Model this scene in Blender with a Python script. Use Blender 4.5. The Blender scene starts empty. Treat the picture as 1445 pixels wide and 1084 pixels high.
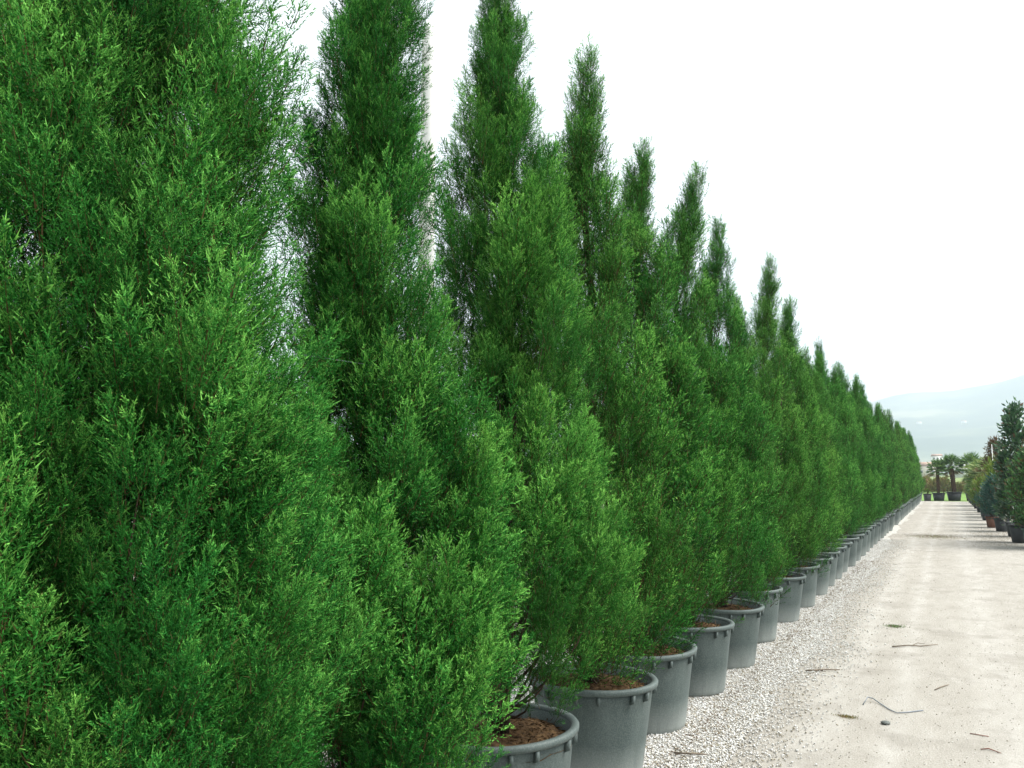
import bpy, math, time
import numpy as np
from mathutils import Matrix, Vector

S = bpy.context.scene
C = S.collection
R = math.radians
PI = math.pi

# ------------------------------------------------------------------ camera
EYE = 1.6
F = 1150.0 / 1445.0 * 36.0
pitch = R(6.2527)
yaw = R(28.1687)
fw = Vector((-math.sin(yaw) * math.cos(pitch), math.cos(yaw) * math.cos(pitch), math.sin(pitch)))
rt = Vector((math.cos(yaw), math.sin(yaw), 0))
up = rt.cross(fw)
cam_d = bpy.data.cameras.new('camera')
cam_d.sensor_width = 36
cam_d.lens = F
cam_d.clip_start = 0.05
cam_d.clip_end = 30000
cam = bpy.data.objects.new('camera', cam_d)
C.objects.link(cam)
M3 = Matrix((rt, up, -fw)).transposed()
cam.matrix_world = Matrix.Translation((0, 0, EYE)) @ M3.to_4x4()
S.camera = cam

# ------------------------------------------------------------------ light
SUN_EL, SUN_AZ = R(54), R(64)      # azimuth: clockwise from +Y, the lane side, a little ahead of the viewer
S.view_settings.view_transform = 'Standard'
S.view_settings.look = 'None'
S.view_settings.exposure = 1.25
S.view_settings.gamma = 1
W = bpy.data.worlds.new('World')
S.world = W
W.use_nodes = True
nt = W.node_tree
nt.nodes.clear()
out = nt.nodes.new('ShaderNodeOutputWorld')
bg = nt.nodes.new('ShaderNodeBackground')
bg.inputs['Strength'].default_value = 0.1
sky = nt.nodes.new('ShaderNodeTexSky')
sky.sky_type = 'NISHITA'
sky.sun_disc = False
sky.sun_elevation = SUN_EL
sky.sun_rotation = SUN_AZ
sky.dust_density = 3
mixw = nt.nodes.new('ShaderNodeMix')
mixw.data_type = 'RGBA'
mixw.inputs[0].default_value = 0.86         # the cloud deck
tcw = nt.nodes.new('ShaderNodeTexCoord')
nzw = nt.nodes.new('ShaderNodeTexNoise')
nzw.inputs['Scale'].default_value = 2.2
nzw.inputs['Detail'].default_value = 4
crw = nt.nodes.new('ShaderNodeValToRGB')
crw.color_ramp.elements[0].position = 0.3
crw.color_ramp.elements[0].color = (0.80, 0.86, 0.88, 1)
crw.color_ramp.elements[1].position = 0.7
crw.color_ramp.elements[1].color = (0.97, 1.0, 1.0, 1)
mulw = nt.nodes.new('ShaderNodeVectorMath')
mulw.operation = 'SCALE'
mulw.inputs['Scale'].default_value = 6.6
L = nt.links.new
L(tcw.outputs['Generated'], nzw.inputs['Vector'])
L(nzw.outputs['Fac'], crw.inputs[0])
L(crw.outputs[0], mulw.inputs[0])
L(sky.outputs[0], mixw.inputs[6])
L(mulw.outputs[0], mixw.inputs[7])
L(mixw.outputs[2], bg.inputs['Color'])
L(bg.outputs[0], out.inputs['Surface'])

sun_d = bpy.data.lights.new('sun', 'SUN')
sun_d.energy = 4.4
sun_d.angle = R(40)
sun_d.color = (1.0, 0.97, 0.92)
sun = bpy.data.objects.new('sun', sun_d)
C.objects.link(sun)
sdir = Vector((math.sin(SUN_AZ) * math.cos(SUN_EL), math.cos(SUN_AZ) * math.cos(SUN_EL), math.sin(SUN_EL)))
sun.rotation_euler = sdir.to_track_quat('Z', 'Y').to_euler()
sun.location = (8, -4, 12)
S.cycles.max_bounces = 6
S.cycles.diffuse_bounces = 4
S.cycles.transmission_bounces = 4
S.cycles.volume_bounces = 1
S.cycles.caustics_reflective = False
S.cycles.caustics_refractive = False


# ------------------------------------------------------------------ materials
def new_mat(name):
    m = bpy.data.materials.new(name)
    m.use_nodes = True
    t = m.node_tree
    t.nodes.clear()
    o = t.nodes.new('ShaderNodeOutputMaterial')
    b = t.nodes.new('ShaderNodeBsdfPrincipled')
    t.links.new(b.outputs[0], o.inputs['Surface'])
    return m, t, b, o


def N(t, kind, **kw):
    n = t.nodes.new(kind)
    for k, v in kw.items():
        if k in n.inputs:
            n.inputs[k].default_value = v
        else:
            setattr(n, k, v)
    return n


def ramp(t, fac, stops):
    r = t.nodes.new('ShaderNodeValToRGB')
    e = r.color_ramp.elements
    while len(e) < len(stops):
        e.new(0.5)
    for i, (p, c) in enumerate(stops):
        e[i].position = p
        e[i].color = (*c, 1)
    t.links.new(fac, r.inputs[0])
    return r.outputs[0]


def mixc(t, fac, a, b, mode='MIX'):
    m = t.nodes.new('ShaderNodeMix')
    m.data_type = 'RGBA'
    m.blend_type = mode
    for sock, v in ((0, fac), (6, a), (7, b)):
        if hasattr(v, 'is_linked'):
            t.links.new(v, m.inputs[sock])
        elif sock == 0:
            m.inputs[0].default_value = v
        else:
            m.inputs[sock].default_value = (*v, 1)
    return m.outputs[2]


def mathn(t, op, a, b=0.0, c=None, clamp=False):
    m = t.nodes.new('ShaderNodeMath')
    m.operation = op
    m.use_clamp = clamp
    for i, v in enumerate((a, b, c)):
        if v is None:
            continue
        if hasattr(v, 'is_linked'):
            t.links.new(v, m.inputs[i])
        else:
            m.inputs[i].default_value = v
    return m.outputs[0]


def noise(t, vec, scale, detail=4, rough=0.55):
    n = N(t, 'ShaderNodeTexNoise')
    n.inputs['Scale'].default_value = scale
    n.inputs['Detail'].default_value = detail
    n.inputs['Roughness'].default_value = rough
    if vec is not None:
        t.links.new(vec, n.inputs['Vector'])
    return n.outputs['Fac']


def objco(t):
    return t.nodes.new('ShaderNodeTexCoord').outputs['Object']


def simple(name, stops, scale=8, rough=0.8, spec=0.3, bump=0.0, bscale=30):
    m, t, b, o = new_mat(name)
    co = objco(t)
    n = noise(t, co, scale)
    t.links.new(ramp(t, n, stops), b.inputs['Base Color'])
    b.inputs['Roughness'].default_value = rough
    b.inputs['Specular IOR Level'].default_value = spec
    if bump:
        bp = N(t, 'ShaderNodeBump')
        bp.inputs['Strength'].default_value = bump
        bp.inputs['Distance'].default_value = 0.01
        t.links.new(noise(t, co, bscale), bp.inputs['Height'])
        t.links.new(bp.outputs[0], b.inputs['Normal'])
    return m


def leafmat(name, dark, mid, light, brown=(0.09, 0.055, 0.025), transl=0.35, rough=0.55, spec=0.25):
    """colour from the vertex attribute 'leaf': r = young tip (on the cypress its low end is also painted shade), g = plant to plant / shoot to shoot, b = dead or woody"""
    m, t, b, o = new_mat(name)
    a = N(t, 'ShaderNodeAttribute')
    a.attribute_name = 'leaf'
    sp = N(t, 'ShaderNodeSeparateColor')
    t.links.new(a.outputs['Color'], sp.inputs[0])
    base = ramp(t, sp.outputs[0], [(0.0, dark), (0.5, mid), (1.0, light)])
    hue = N(t, 'ShaderNodeHueSaturation')
    t.links.new(base, hue.inputs['Color'])
    hv = mathn(t, 'MULTIPLY_ADD', sp.outputs[1], 0.040, 0.476)
    t.links.new(hv, hue.inputs['Hue'])
    vv = mathn(t, 'MULTIPLY_ADD', sp.outputs[1], -0.30, 1.15)
    t.links.new(vv, hue.inputs['Value'])
    col = mixc(t, sp.outputs[2], hue.outputs[0], brown)
    t.links.new(col, b.inputs['Base Color'])
    b.inputs['Roughness'].default_value = rough
    b.inputs['Specular IOR Level'].default_value = spec
    tr = N(t, 'ShaderNodeBsdfTranslucent')
    t.links.new(col, tr.inputs['Color'])
    mx = N(t, 'ShaderNodeMixShader')
    mx.inputs[0].default_value = transl
    t.links.new(b.outputs[0], mx.inputs[1])
    t.links.new(tr.outputs[0], mx.inputs[2])
    t.links.new(mx.outputs[0], o.inputs['Surface'])
    return m


M = {}
M['cypress'] = leafmat('cypress_foliage', (0.003, 0.026, 0.003), (0.028, 0.172, 0.022), (0.230, 0.540, 0.100), transl=0.10, rough=0.75, spec=0.10)  # dark end also paints the shade in gaps between plumes
M['bark'] = simple('cypress_bark', [(0.3, (0.022, 0.015, 0.010)), (0.7, (0.085, 0.055, 0.038))], 22, 0.9, 0.2, 0.8, 60)
M['soil'] = simple('potting_soil', [(0.3, (0.035, 0.022, 0.012)), (0.55, (0.10, 0.06, 0.03)), (0.75, (0.18, 0.12, 0.06))], 35, 0.95, 0.1, 1.0, 80)
M['magnolia'] = leafmat('magnolia_leaf', (0.02, 0.065, 0.03), (0.05, 0.13, 0.055), (0.13, 0.24, 0.10), (0.13, 0.075, 0.035), 0.15, 0.32, 0.5)
M['bush'] = leafmat('bush_leaf', (0.025, 0.085, 0.025), (0.065, 0.18, 0.045), (0.17, 0.31, 0.09), (0.12, 0.075, 0.035), 0.2, 0.4, 0.4)
M['blue'] = leafmat('blue_leaf', (0.02, 0.075, 0.06), (0.035, 0.11, 0.085), (0.08, 0.17, 0.12), (0.12, 0.09, 0.05), 0.2, 0.5, 0.3)
M['yellow'] = leafmat('yellow_leaf', (0.05, 0.11, 0.02), (0.12, 0.21, 0.03), (0.27, 0.33, 0.06), (0.2, 0.13, 0.06), 0.3, 0.5, 0.3)
M['palm'] = leafmat('palm_leaf', (0.03, 0.10, 0.03), (0.08, 0.18, 0.05), (0.17, 0.29, 0.08), (0.20, 0.14, 0.07), 0.25, 0.5, 0.3)
M['palepalm'] = leafmat('pale_palm_leaf', (0.07, 0.15, 0.04), (0.15, 0.24, 0.06), (0.30, 0.36, 0.13), (0.24, 0.16, 0.09), 0.3, 0.5, 0.3)
M['dry'] = leafmat('dry_leaf', (0.07, 0.055, 0.03), (0.13, 0.10, 0.05), (0.20, 0.17, 0.08), (0.13, 0.085, 0.05), 0.2, 0.8, 0.1)
M['hedge'] = leafmat('hedge_leaf', (0.07, 0.10, 0.03), (0.15, 0.16, 0.05), (0.26, 0.24, 0.08), (0.22, 0.13, 0.07), 0.2, 0.8, 0.1)
M['palmtrunk'] = simple('palm_trunk', [(0.3, (0.03, 0.02, 0.014)), (0.7, (0.11, 0.075, 0.05))], 18, 0.95, 0.1, 1.0, 40)
M['deadstick'] = simple('dead_stick', [(0.3, (0.11, 0.09, 0.07)), (0.7, (0.22, 0.18, 0.14))], 30, 0.9, 0.1)
M['redstick'] = simple('red_stick', [(0.3, (0.20, 0.10, 0.075)), (0.7, (0.26, 0.14, 0.11))], 30, 0.8, 0.2)
M['wire'] = simple('wire', [(0.3, (0.14, 0.16, 0.18)), (0.7, (0.2, 0.22, 0.25))], 30, 0.5, 0.4)
M['concrete'] = simple('pole_concrete', [(0.3, (0.60, 0.60, 0.59)), (0.7, (0.70, 0.70, 0.69))], 3, 0.85, 0.2, 0.3, 25)
M['white'] = simple('white_paint', [(0.3, (0.62, 0.62, 0.60)), (0.7, (0.74, 0.74, 0.72))], 1.2, 0.7, 0.3)
M['cream'] = simple('cream_render', [(0.3, (0.52, 0.46, 0.40)), (0.7, (0.60, 0.54, 0.48))], 1.2, 0.8, 0.2)
M['rooftile'] = simple('roof_tiles', [(0.3, (0.25, 0.155, 0.12)), (0.7, (0.33, 0.22, 0.17))], 4, 0.85, 0.2)
M['pane'] = simple('window_glass', [(0.3, (0.03, 0.04, 0.05)), (0.7, (0.05, 0.06, 0.07))], 4, 0.15, 0.5)
M['terracotta'] = simple('terracotta', [(0.3, (0.12, 0.06, 0.04)), (0.7, (0.17, 0.085, 0.06))], 9, 0.85, 0.2)
M['blackpot'] = simple('black_plastic', [(0.3, (0.022, 0.025, 0.028)), (0.7, (0.05, 0.053, 0.056))], 6, 0.6, 0.35)
M['greenpot'] = simple('green_plastic', [(0.3, (0.05, 0.085, 0.075)), (0.7, (0.085, 0.125, 0.115))], 6, 0.6, 0.35)


def potmat(name, lo, hi):
    m, t, b, o = new_mat(name)
    co = objco(t)
    mp = N(t, 'ShaderNodeMapping')
    mp.inputs['Scale'].default_value = (1, 1, 0.35)
    t.links.new(co, mp.inputs['Vector'])
    n1 = noise(t, mp.outputs[0], 5, 6, 0.65)
    n2 = noise(t, co, 160, 2, 0.7)
    base = ramp(t, n1, [(0.28, lo), (0.72, hi)])
    dust = ramp(t, n2, [(0.42, (0, 0, 0)), (0.72, (1, 1, 1))])
    s = N(t, 'ShaderNodeSeparateXYZ')
    t.links.new(co, s.inputs[0])
    # splash dust thicker towards the ground
    low = mathn(t, 'MULTIPLY_ADD', s.outputs[2], -5.0, 1.0, True)
    d = mathn(t, 'MULTIPLY_ADD', dust, 0.28, mathn(t, 'MULTIPLY', low, mathn(t, 'MULTIPLY', n1, 1.5)), True)
    col = mixc(t, d, base, (0.26, 0.28, 0.265))
    # a few rain streaks
    mp2 = N(t, 'ShaderNodeMapping')
    mp2.inputs['Scale'].default_value = (26, 26, 1.2)
    t.links.new(co, mp2.inputs['Vector'])
    st = noise(t, mp2.outputs[0], 1.0, 2, 0.5)
    sk = ramp(t, st, [(0.60, (0, 0, 0)), (0.74, (0.35, 0.35, 0.35))])
    col = mixc(t, sk, col, (0.09, 0.11, 0.105))
    t.links.new(col, b.inputs['Base Color'])
    b.inputs['Roughness'].default_value = 0.62
    b.inputs['Specular IOR Level'].default_value = 0.35
    bp = N(t, 'ShaderNodeBump')
    bp.inputs['Strength'].default_value = 0.25
    bp.inputs['Distance'].default_value = 0.004
    t.links.new(noise(t, co, 55, 4), bp.inputs['Height'])
    t.links.new(bp.outputs[0], b.inputs['Normal'])
    return m


M['pot'] = potmat('grey_pot_plastic', (0.028, 0.045, 0.043), (0.078, 0.102, 0.097))
M['rim'] = potmat('grey_rim_plastic', (0.040, 0.060, 0.057), (0.072, 0.095, 0.091))

# ------------------------------------------------------------------ mesh helpers
def mesh_np(name, V, faces, attr=None, smooth=False):
    """V (n,3); faces: list of (k,m) int arrays, each with its own corner count"""
    me = bpy.data.meshes.new(name)
    V = np.asarray(V, dtype=np.float32)
    loops = np.concatenate([f.reshape(-1) for f in faces]).astype(np.int32)
    tot = np.concatenate([np.full(len(f), f.shape[1], dtype=np.int32) for f in faces])
    start = np.concatenate([[0], np.cumsum(tot)[:-1]]).astype(np.int32)
    me.vertices.add(len(V))
    me.vertices.foreach_set('co', V.reshape(-1))
    me.loops.add(len(loops))
    me.loops.foreach_set('vertex_index', loops)
    me.polygons.add(len(tot))
    me.polygons.foreach_set('loop_start', start)
    me.polygons.foreach_set('loop_total', tot)
    if smooth:
        me.polygons.foreach_set('use_smooth', np.ones(len(tot), dtype=bool))
    me.update(calc_edges=True)
    if attr is not None:
        a = me.attributes.new('leaf', 'BYTE_COLOR', 'POINT')
        c = np.ones((len(V), 4), dtype=np.float32)
        c[:, :3] = attr
        a.data.foreach_set('color', c.reshape(-1))
    return me


class MB:
    def __init__(s):
        s.v, s.f, s.n = [], {}, 0

    def add(s, V, faces):
        V = np.asarray(V, dtype=float)
        s.v.append(V)
        for f in faces:
            f = np.asarray(f, dtype=int)
            s.f.setdefault(f.shape[1], []).append(f + s.n)
        s.n += len(V)

    def mesh(s, name, smooth=False):
        return mesh_np(name, np.concatenate(s.v), [np.concatenate(x) for x in s.f.values()], None, smooth)

    def build(s, name, mat, parent=None, smooth=False):
        return link(name, s.mesh(name, smooth), mat, parent)


def link(name, me, mat, parent=None):
    if mat is not None and not me.materials:
        me.materials.append(mat)
    o = bpy.data.objects.new(name, me)
    C.objects.link(o)
    if parent is not None:
        o.parent = parent
    return o


def tag(o, label=None, cat=None, group=None, kind=None):
    if label:
        o['label'] = label
    if cat:
        o['category'] = cat
    if group:
        o['group'] = group
    if kind:
        o['kind'] = kind
    return o


def empty(name, loc, rz=0, scale=1.0):
    o = bpy.data.objects.new(name, None)
    o.empty_display_size = 0.2
    C.objects.link(o)
    o.location = loc
    o.rotation_euler = (0, 0, rz)
    o.scale = (scale,) * 3
    return o


def copy_tree(o, parent=None, kids=None):
    c = o.copy()
    C.objects.link(c)
    c.parent = parent
    for ch in [x for x in CH.get(o.name, [])]:
        copy_tree(ch, c)
    return c


CH = {}


def reg(root):
    """remember the children of a thing so copies are quick"""
    CH[root.name] = list(root.children)
    for x in root.children:
        reg(x)


def box(x0, x1, y0, y1, z0, z1):
    V = [(x0, y0, z0), (x1, y0, z0), (x1, y1, z0), (x0, y1, z0), (x0, y0, z1), (x1, y0, z1), (x1, y1, z1), (x0, y1, z1)]
    return V, [np.array([(0, 3, 2, 1), (4, 5, 6, 7), (0, 1, 5, 4), (1, 2, 6, 5), (2, 3, 7, 6), (3, 0, 4, 7)])]


def lathe(prof, n=48, wob=0.0, rng=None):
    """prof list of (r,z)"""
    prof = np.array(prof, float)
    th = np.linspace(0, 2 * PI, n, endpoint=False)
    k = len(prof)
    V = np.zeros((k, n, 3))
    w = 1 + (wob * np.cos(2 * th + 1.0))[None, :]
    V[:, :, 0] = prof[:, 0, None] * np.cos(th) * w
    V[:, :, 1] = prof[:, 0, None] * np.sin(th) / w
    V[:, :, 2] = prof[:, 1, None]
    i = np.arange(k - 1)[:, None] * n
    j = np.arange(n)[None, :]
    j2 = (j + 1) % n
    q = np.stack([i + j, i + j2, i + n + j2, i + n + j], -1).reshape(-1, 4)
    return V.reshape(-1, 3), [q]


def tube(path, rad, n=6):
    P = np.array(path, float)
    rad = np.broadcast_to(np.asarray(rad, float), (len(P),))
    T = np.gradient(P, axis=0)
    T /= np.linalg.norm(T, axis=1)[:, None] + 1e-9
    ref = np.array([0.31, 0.87, 0.23])
    A = np.cross(T, ref)
    A /= np.linalg.norm(A, axis=1)[:, None] + 1e-9
    B = np.cross(T, A)
    th = np.linspace(0, 2 * PI, n, endpoint=False)
    V = P[:, None] + rad[:, None, None] * (A[:, None] * np.cos(th)[None, :, None] + B[:, None] * np.sin(th)[None, :, None])
    k = len(P)
    i = np.arange(k - 1)[:, None] * n
    j = np.arange(n)[None, :]
    j2 = (j + 1) % n
    q = np.stack([i + j, i + j2, i + n + j2, i + n + j], -1).reshape(-1, 4)
    cap = [np.arange(n)[::-1].reshape(1, n), ((k - 1) * n + np.arange(n)).reshape(1, n)]
    return V.reshape(-1, 3), [q] + cap


def unit(v):
    return v / (np.linalg.norm(v, axis=-1, keepdims=True) + 1e-9)


def diamonds(P, D, Ln, Wd, rng, wide=0.42):
    """flat slim leaves: base P, direction D, length, width -> verts (n,4,3)"""
    P = np.asarray(P, float)
    D = unit(np.asarray(D, float))
    Nn = unit(np.cross(D, rng.normal(size=D.shape)))
    Ln = np.broadcast_to(Ln, (len(P),))[:, None]
    Wd = np.broadcast_to(Wd, (len(P),))[:, None]
    bend = unit(np.cross(D, Nn)) * Ln * 0.06
    m = P + D * Ln * wide + bend
    return np.stack([P, m + Nn * Wd / 2, P + D * Ln, m - Nn * Wd / 2], 1)


def frame(D, rng=None, spin=None):
    """rotation matrices (n,3,3) whose third column is D"""
    D = unit(D)
    ref = np.where(np.abs(D[:, 2:3]) < 0.95, np.array([[0, 0, 1.0]]), np.array([[1.0, 0, 0]]))
    A = unit(np.cross(ref, D))
    B = np.cross(D, A)
    c, s = np.cos(spin)[:, None], np.sin(spin)[:, None]
    return np.stack([A * c + B * s, B * c - A * s, D], -1)


# ------------------------------------------------------------------ cypress foliage
def plume_template(rng, nside, nsub, ntw, w, seg=1):
    """one feathery shoot, 1 unit long along +Z; returns V (n,4,3), attr (n,3)"""
    quads, at = [], []
    bow = rng.normal(size=2) * 0.05
    ax = lambda t: np.array([bow[0] * t * t, bow[1] * t * t, t])
    # woody axis
    for k in range(4):
        a, b = ax(k / 4), ax((k + 1) / 4)
        quads.append(diamonds([a], [b - a], np.linalg.norm(b - a) * 1.1, w * 1.1, rng)[0])
        at.append((0.1, 0.5, 0.85 if k < 3 else 0.2))
    for i in range(nside):
        t = 0.04 + 0.94 * (i + rng.random() * 0.6) / nside
        ph = i * 2.4 + rng.normal() * 0.35
        l = (0.45 * (1 - t) ** 0.70 * min(1, 0.45 + 2.2 * t) + 0.05) * rng.uniform(0.7, 1.25)
        el = R(rng.uniform(32, 58)) * (1 - 0.35 * t)
        rad = np.array([math.cos(ph), math.sin(ph), 0])
        d = rad * math.sin(el) + np.array([0, 0, math.cos(el)])
        side = np.cross(d, rng.normal(size=3))
        side /= np.linalg.norm(side)
        p0 = ax(t)
        P, D, Ln, tp = [], [], [], []
        for j in range(nsub):
            s = (j + 0.5) / nsub
            p = p0 + d * l * s + np.array([0, 0, 0.12 * l * s * s])
            sg = 1 if j % 2 else -1
            sd = unit(d * 0.8 + side * sg * 0.62 + rng.normal(size=3) * 0.14 + np.array([0, 0, 0.15]))
            sl = (0.102 * seg * (1.08 - 0.55 * s) * (0.6 + 0.4 * (1 - t))) * rng.uniform(0.75, 1.25)
            P.append(p); D.append(sd); Ln.append(sl); tp.append(0.15 + 0.45 * s + 0.3 * t)
            for k in range(ntw):
                q = (k + 0.6) / (ntw + 0.4)
                sg2 = 1 if k % 2 else -1
                dd = unit(sd * 0.8 + np.cross(sd, side) * sg2 * 0.5 + side * rng.normal() * 0.35 + rng.normal(size=3) * 0.1)
                P.append(p + sd * sl * q); D.append(dd); Ln.append(sl * rng.uniform(0.4, 0.65)); tp.append(0.3 + 0.45 * s + 0.35 * t)
        P.append(p0 + d * l * 0.9); D.append(d); Ln.append(0.09); tp.append(1.0)
        Q = diamonds(P, D, np.array(Ln), w, rng)
        quads += list(Q)
        at += [(x, 0.5, 0.0) for x in tp]
    # leader tip
    for k in range(3):
        Q = diamonds([ax(0.9)], [np.array([rng.normal() * 0.25, rng.normal() * 0.25, 1])], 0.12, w, rng)
        quads += list(Q)
        at.append((1.0, 0.5, 0.0))
    Q = np.array(quads)
    hw = (Q[:, 1] - Q[:, 3]) * 0.5
    T = np.stack([Q[:, 0] + hw, Q[:, 2], Q[:, 0] - hw], 1)      # each scale twiglet one slim triangle
    return T, np.array(at)


rngT = np.random.default_rng(11)
TPL = {
    'fine': [plume_template(rngT, 18, 9, 2, 0.0130, 0.85) for _ in range(5)],
    'near': [plume_template(rngT, 17, 9, 2, 0.0155) for _ in range(5)],
    'mid': [plume_template(rngT, 13, 6, 1, 0.025) for _ in range(4)],
    'far': [plume_template(rngT, 8, 5, 0, 0.045) for _ in range(4)],
}


def prof(z, h, wide, z0=0.60):
    """radius of the crown against height"""
    if isinstance(wide, list):
        return np.interp(z, [w[0] for w in wide], [w[1] for w in wide])
    u = np.clip((z - z0) / (h - z0), 0, 1)
    xs = [0, 0.09, 0.18, 0.35, 0.53, 0.68, 0.77, 0.88, 1.0]
    ys = [0.70, 0.98, 1.0, 0.90, 0.74, 0.57, 0.45, 0.28, 0.05]
    return wide * np.interp(u, xs, ys)


def make_crown(seed, h, lod, nclump, per, wide=0.58, lobes=(), lean=(0, 0), top_lean=(0, 0), low=0.60, thin=1.0, plen=0.215, sparse=1.0, view=None, gap=0.30, inset=0.095):
    rng = np.random.default_rng(seed)
    # clump positions: height, angle, radius
    cl_p, cl_d, cl_s = [], [], []
    ph0 = rng.uniform(0, 2 * PI, 6)

    def axis_at(z):
        u = np.clip(z / h, 0, 1)
        k = np.clip((z - h * 0.78) / (h * 0.22), 0, 1) ** 1.5
        wv = 0.03 * np.sin(z * 2.3 + ph0[5])
        return np.array([lean[0] * u * u + top_lean[0] * k + wv, lean[1] * u * u + top_lean[1] * k])

    def ruf(z, th):
        return 1 + 0.08 * math.sin(2 * th + ph0[0] + z * 1.3) + 0.09 * math.sin(3 * th + ph0[1] - z * 2.1) + 0.07 * math.sin(4 * th + ph0[2] + z * 5.0)

    # main crown: golden-angle scatter in height weighted by circumference
    zs = np.linspace(low, h, 400)
    wgt = prof(zs, h, wide, low) + 0.15
    cdf = np.cumsum(wgt); cdf /= cdf[-1]
    for i in range(nclump):
        z = float(np.interp((i + rng.random()) / nclump, cdf, zs))
        th = i * 2.39996 + rng.normal() * 0.5
        rr = float(prof(z + 0.10, h, wide, low)) * ruf(z, th)
        dep = rng.choice([0.0, 0.16, 0.40, 0.78], p=[0.40, 0.24, 0.20, 0.16])
        r = max(0.0, (rr - inset * min(1.0, rr / 0.30)) * (1 - dep))
        ax = axis_at(z)
        out = np.array([math.cos(th), math.sin(th)])
        tilt = R(rng.uniform(6, 30)) * (1 - 0.55 * z / h) * (0.6 + 0.4 * min(1, r / 0.3))
        d = np.array([out[0] * math.sin(tilt), out[1] * math.sin(tilt), math.cos(tilt)])
        cl_p.append((ax[0] + out[0] * r, ax[1] + out[1] * r, z))
        cl_d.append(d)
        cl_s.append(rng.uniform(0.7, 1.25) * (0.48 + 0.52 * min(1, rr / 0.42)))
    # lobes: side leaders with a top of their own (x, y, z_low, z_top, radius, n)
    for (lx, ly, zl, zt, lr, n) in lobes:
        for i in range(n):
            u = (i + rng.random()) / n
            z = zl + (zt - zl) * u
            th = rng.uniform(0, 2 * PI)
            r = lr * (math.sin(PI * min(1, 0.25 + 0.75 * u) ** 1.2) ** 0.6 if u < 0.97 else 0.1) * rng.uniform(0.5, 1)
            out = np.array([math.cos(th), math.sin(th)])
            k = 0.55 + 0.45 * u
            d = unit(np.array([out[0] * 0.22 + lx * 0.15, out[1] * 0.22 + ly * 0.15, 1.0]))
            cl_p.append((lx * k + out[0] * r, ly * k + out[1] * r, z))
            cl_d.append(d)
            cl_s.append(rng.uniform(0.8, 1.2))
    # leader
    for i in range(8):
        z = h - 0.12 - 0.085 * i
        ax = axis_at(z)
        cl_p.append((ax[0] + rng.normal() * 0.02, ax[1] + rng.normal() * 0.02, z - 0.05))
        cl_d.append(unit(np.array([top_lean[0] * 2 + rng.normal() * 0.1, top_lean[1] * 2 + rng.normal() * 0.1, 1.0])))
        cl_s.append(0.34 + 0.035 * i)
    cl_p, cl_d, cl_s = np.array(cl_p), np.array(cl_d), np.array(cl_s)
    nC = len(cl_p)
    # plumes inside each clump: a flame
    n = nC * per
    ci = np.repeat(np.arange(nC), per)
    s = rng.random(n) ** 0.8
    th = rng.uniform(0, 2 * PI, n)
    rc = 0.125 * cl_s[ci] * (1 - 0.75 * s) * np.sqrt(rng.random(n)) * thin
    Fm = frame(cl_d[ci], None, np.zeros(n))
    rad = Fm[:, :, 0] * np.cos(th)[:, None] + Fm[:, :, 1] * np.sin(th)[:, None]
    base = cl_p[ci] + cl_d[ci] * ((s - 0.75) * 0.34 * cl_s[ci])[:, None] + rad * rc[:, None]
    D = unit(cl_d[ci] + rad * (0.55 * (1 - 0.6 * s))[:, None] * rng.uniform(0.5, 1.1, n)[:, None] + rng.normal(size=(n, 3)) * 0.10)
    ln = plen * cl_s[ci] * rng.uniform(0.62, 1.15, n)
    ln[rng.random(n) < 0.018] *= 1.4
    # a quarter of them thinned for gaps
    keep = rng.random(n) < sparse
    if view is not None:        # the side turned to the next field has dropped more of its shoots
        bk = base[:, :2] @ np.array(view)
        keep &= ~((bk < -0.12) & (rng.random(n) < (0.6 if lod != 'fine' else 0.3)))
    gapn = np.sin(base[:, 0] * 9 + ph0[3]) * np.sin(base[:, 1] * 9 + ph0[4]) * np.sin(base[:, 2] * 5.5 + ph0[2])
    keep &= ~((gapn > gap) & (rng.random(n) < 0.8) & (base[:, 2] < h * 0.72))
    base, D, ln, ci, s = base[keep], D[keep], ln[keep], ci[keep], s[keep]
    n = len(base)
    RM = frame(D, None, rng.uniform(0, 2 * PI, n)) * ln[:, None, None]
    trnd = rng.random()
    crnd = rng.random(nC)
    clight = rng.normal(size=nC) * 0.17
    prnd = rng.random(n)
    tsel = rng.integers(0, len(TPL[lod]), n)
    Vs, As = [], []
    for k, (TV, TA) in enumerate(TPL[lod]):
        m = tsel == k
        if not m.any():
            continue
        V = np.einsum('nij,qvj->nqvi', RM[m].astype(np.float32), TV.astype(np.float32)) + base[m].astype(np.float32)[:, None, None, :]
        A = np.zeros((m.sum(), len(TV), 3, 3), dtype=np.float32)
        A[..., 0] = np.clip((TA[:, 0] - 0.12)[None, :, None] * (0.50 + 0.5 * prnd[m] + clight[ci[m]])[:, None, None] + (0.16 * s[m])[:, None, None], 0, 1)  # young tips light, shoot bases toned down as painted shade inside the clumps
        A[..., 0] += np.array([-0.09, 0.15, -0.09], dtype=np.float32)[None, None, :]
        A[..., 1] = (0.45 * trnd + 0.3 * crnd[ci[m]] + 0.25 * prnd[m])[:, None, None]
        dead = (rng.random((m.sum(), len(TV))) < 0.03)
        A[..., 2] = np.maximum(TA[:, 2][None, :, None], dead[..., None] * 0.8)
        Vs.append(V.reshape(-1, 3)); As.append(np.clip(A, 0, 1).reshape(-1, 3))
    V = np.concatenate(Vs); A = np.concatenate(As)
    q = np.arange(len(V)).reshape(-1, 3)
    me = mesh_np('crown', V, [q], A)
    me.materials.append(M['cypress'])
    # trunk with its limbs: one branching mesh
    mb = MB()
    zz = np.linspace(0.42, h - 0.40, 14)
    path = np.array([[*axis_at(z), z] for z in zz])
    path[:, 0] += rng.normal(size=14) * 0.006
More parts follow.
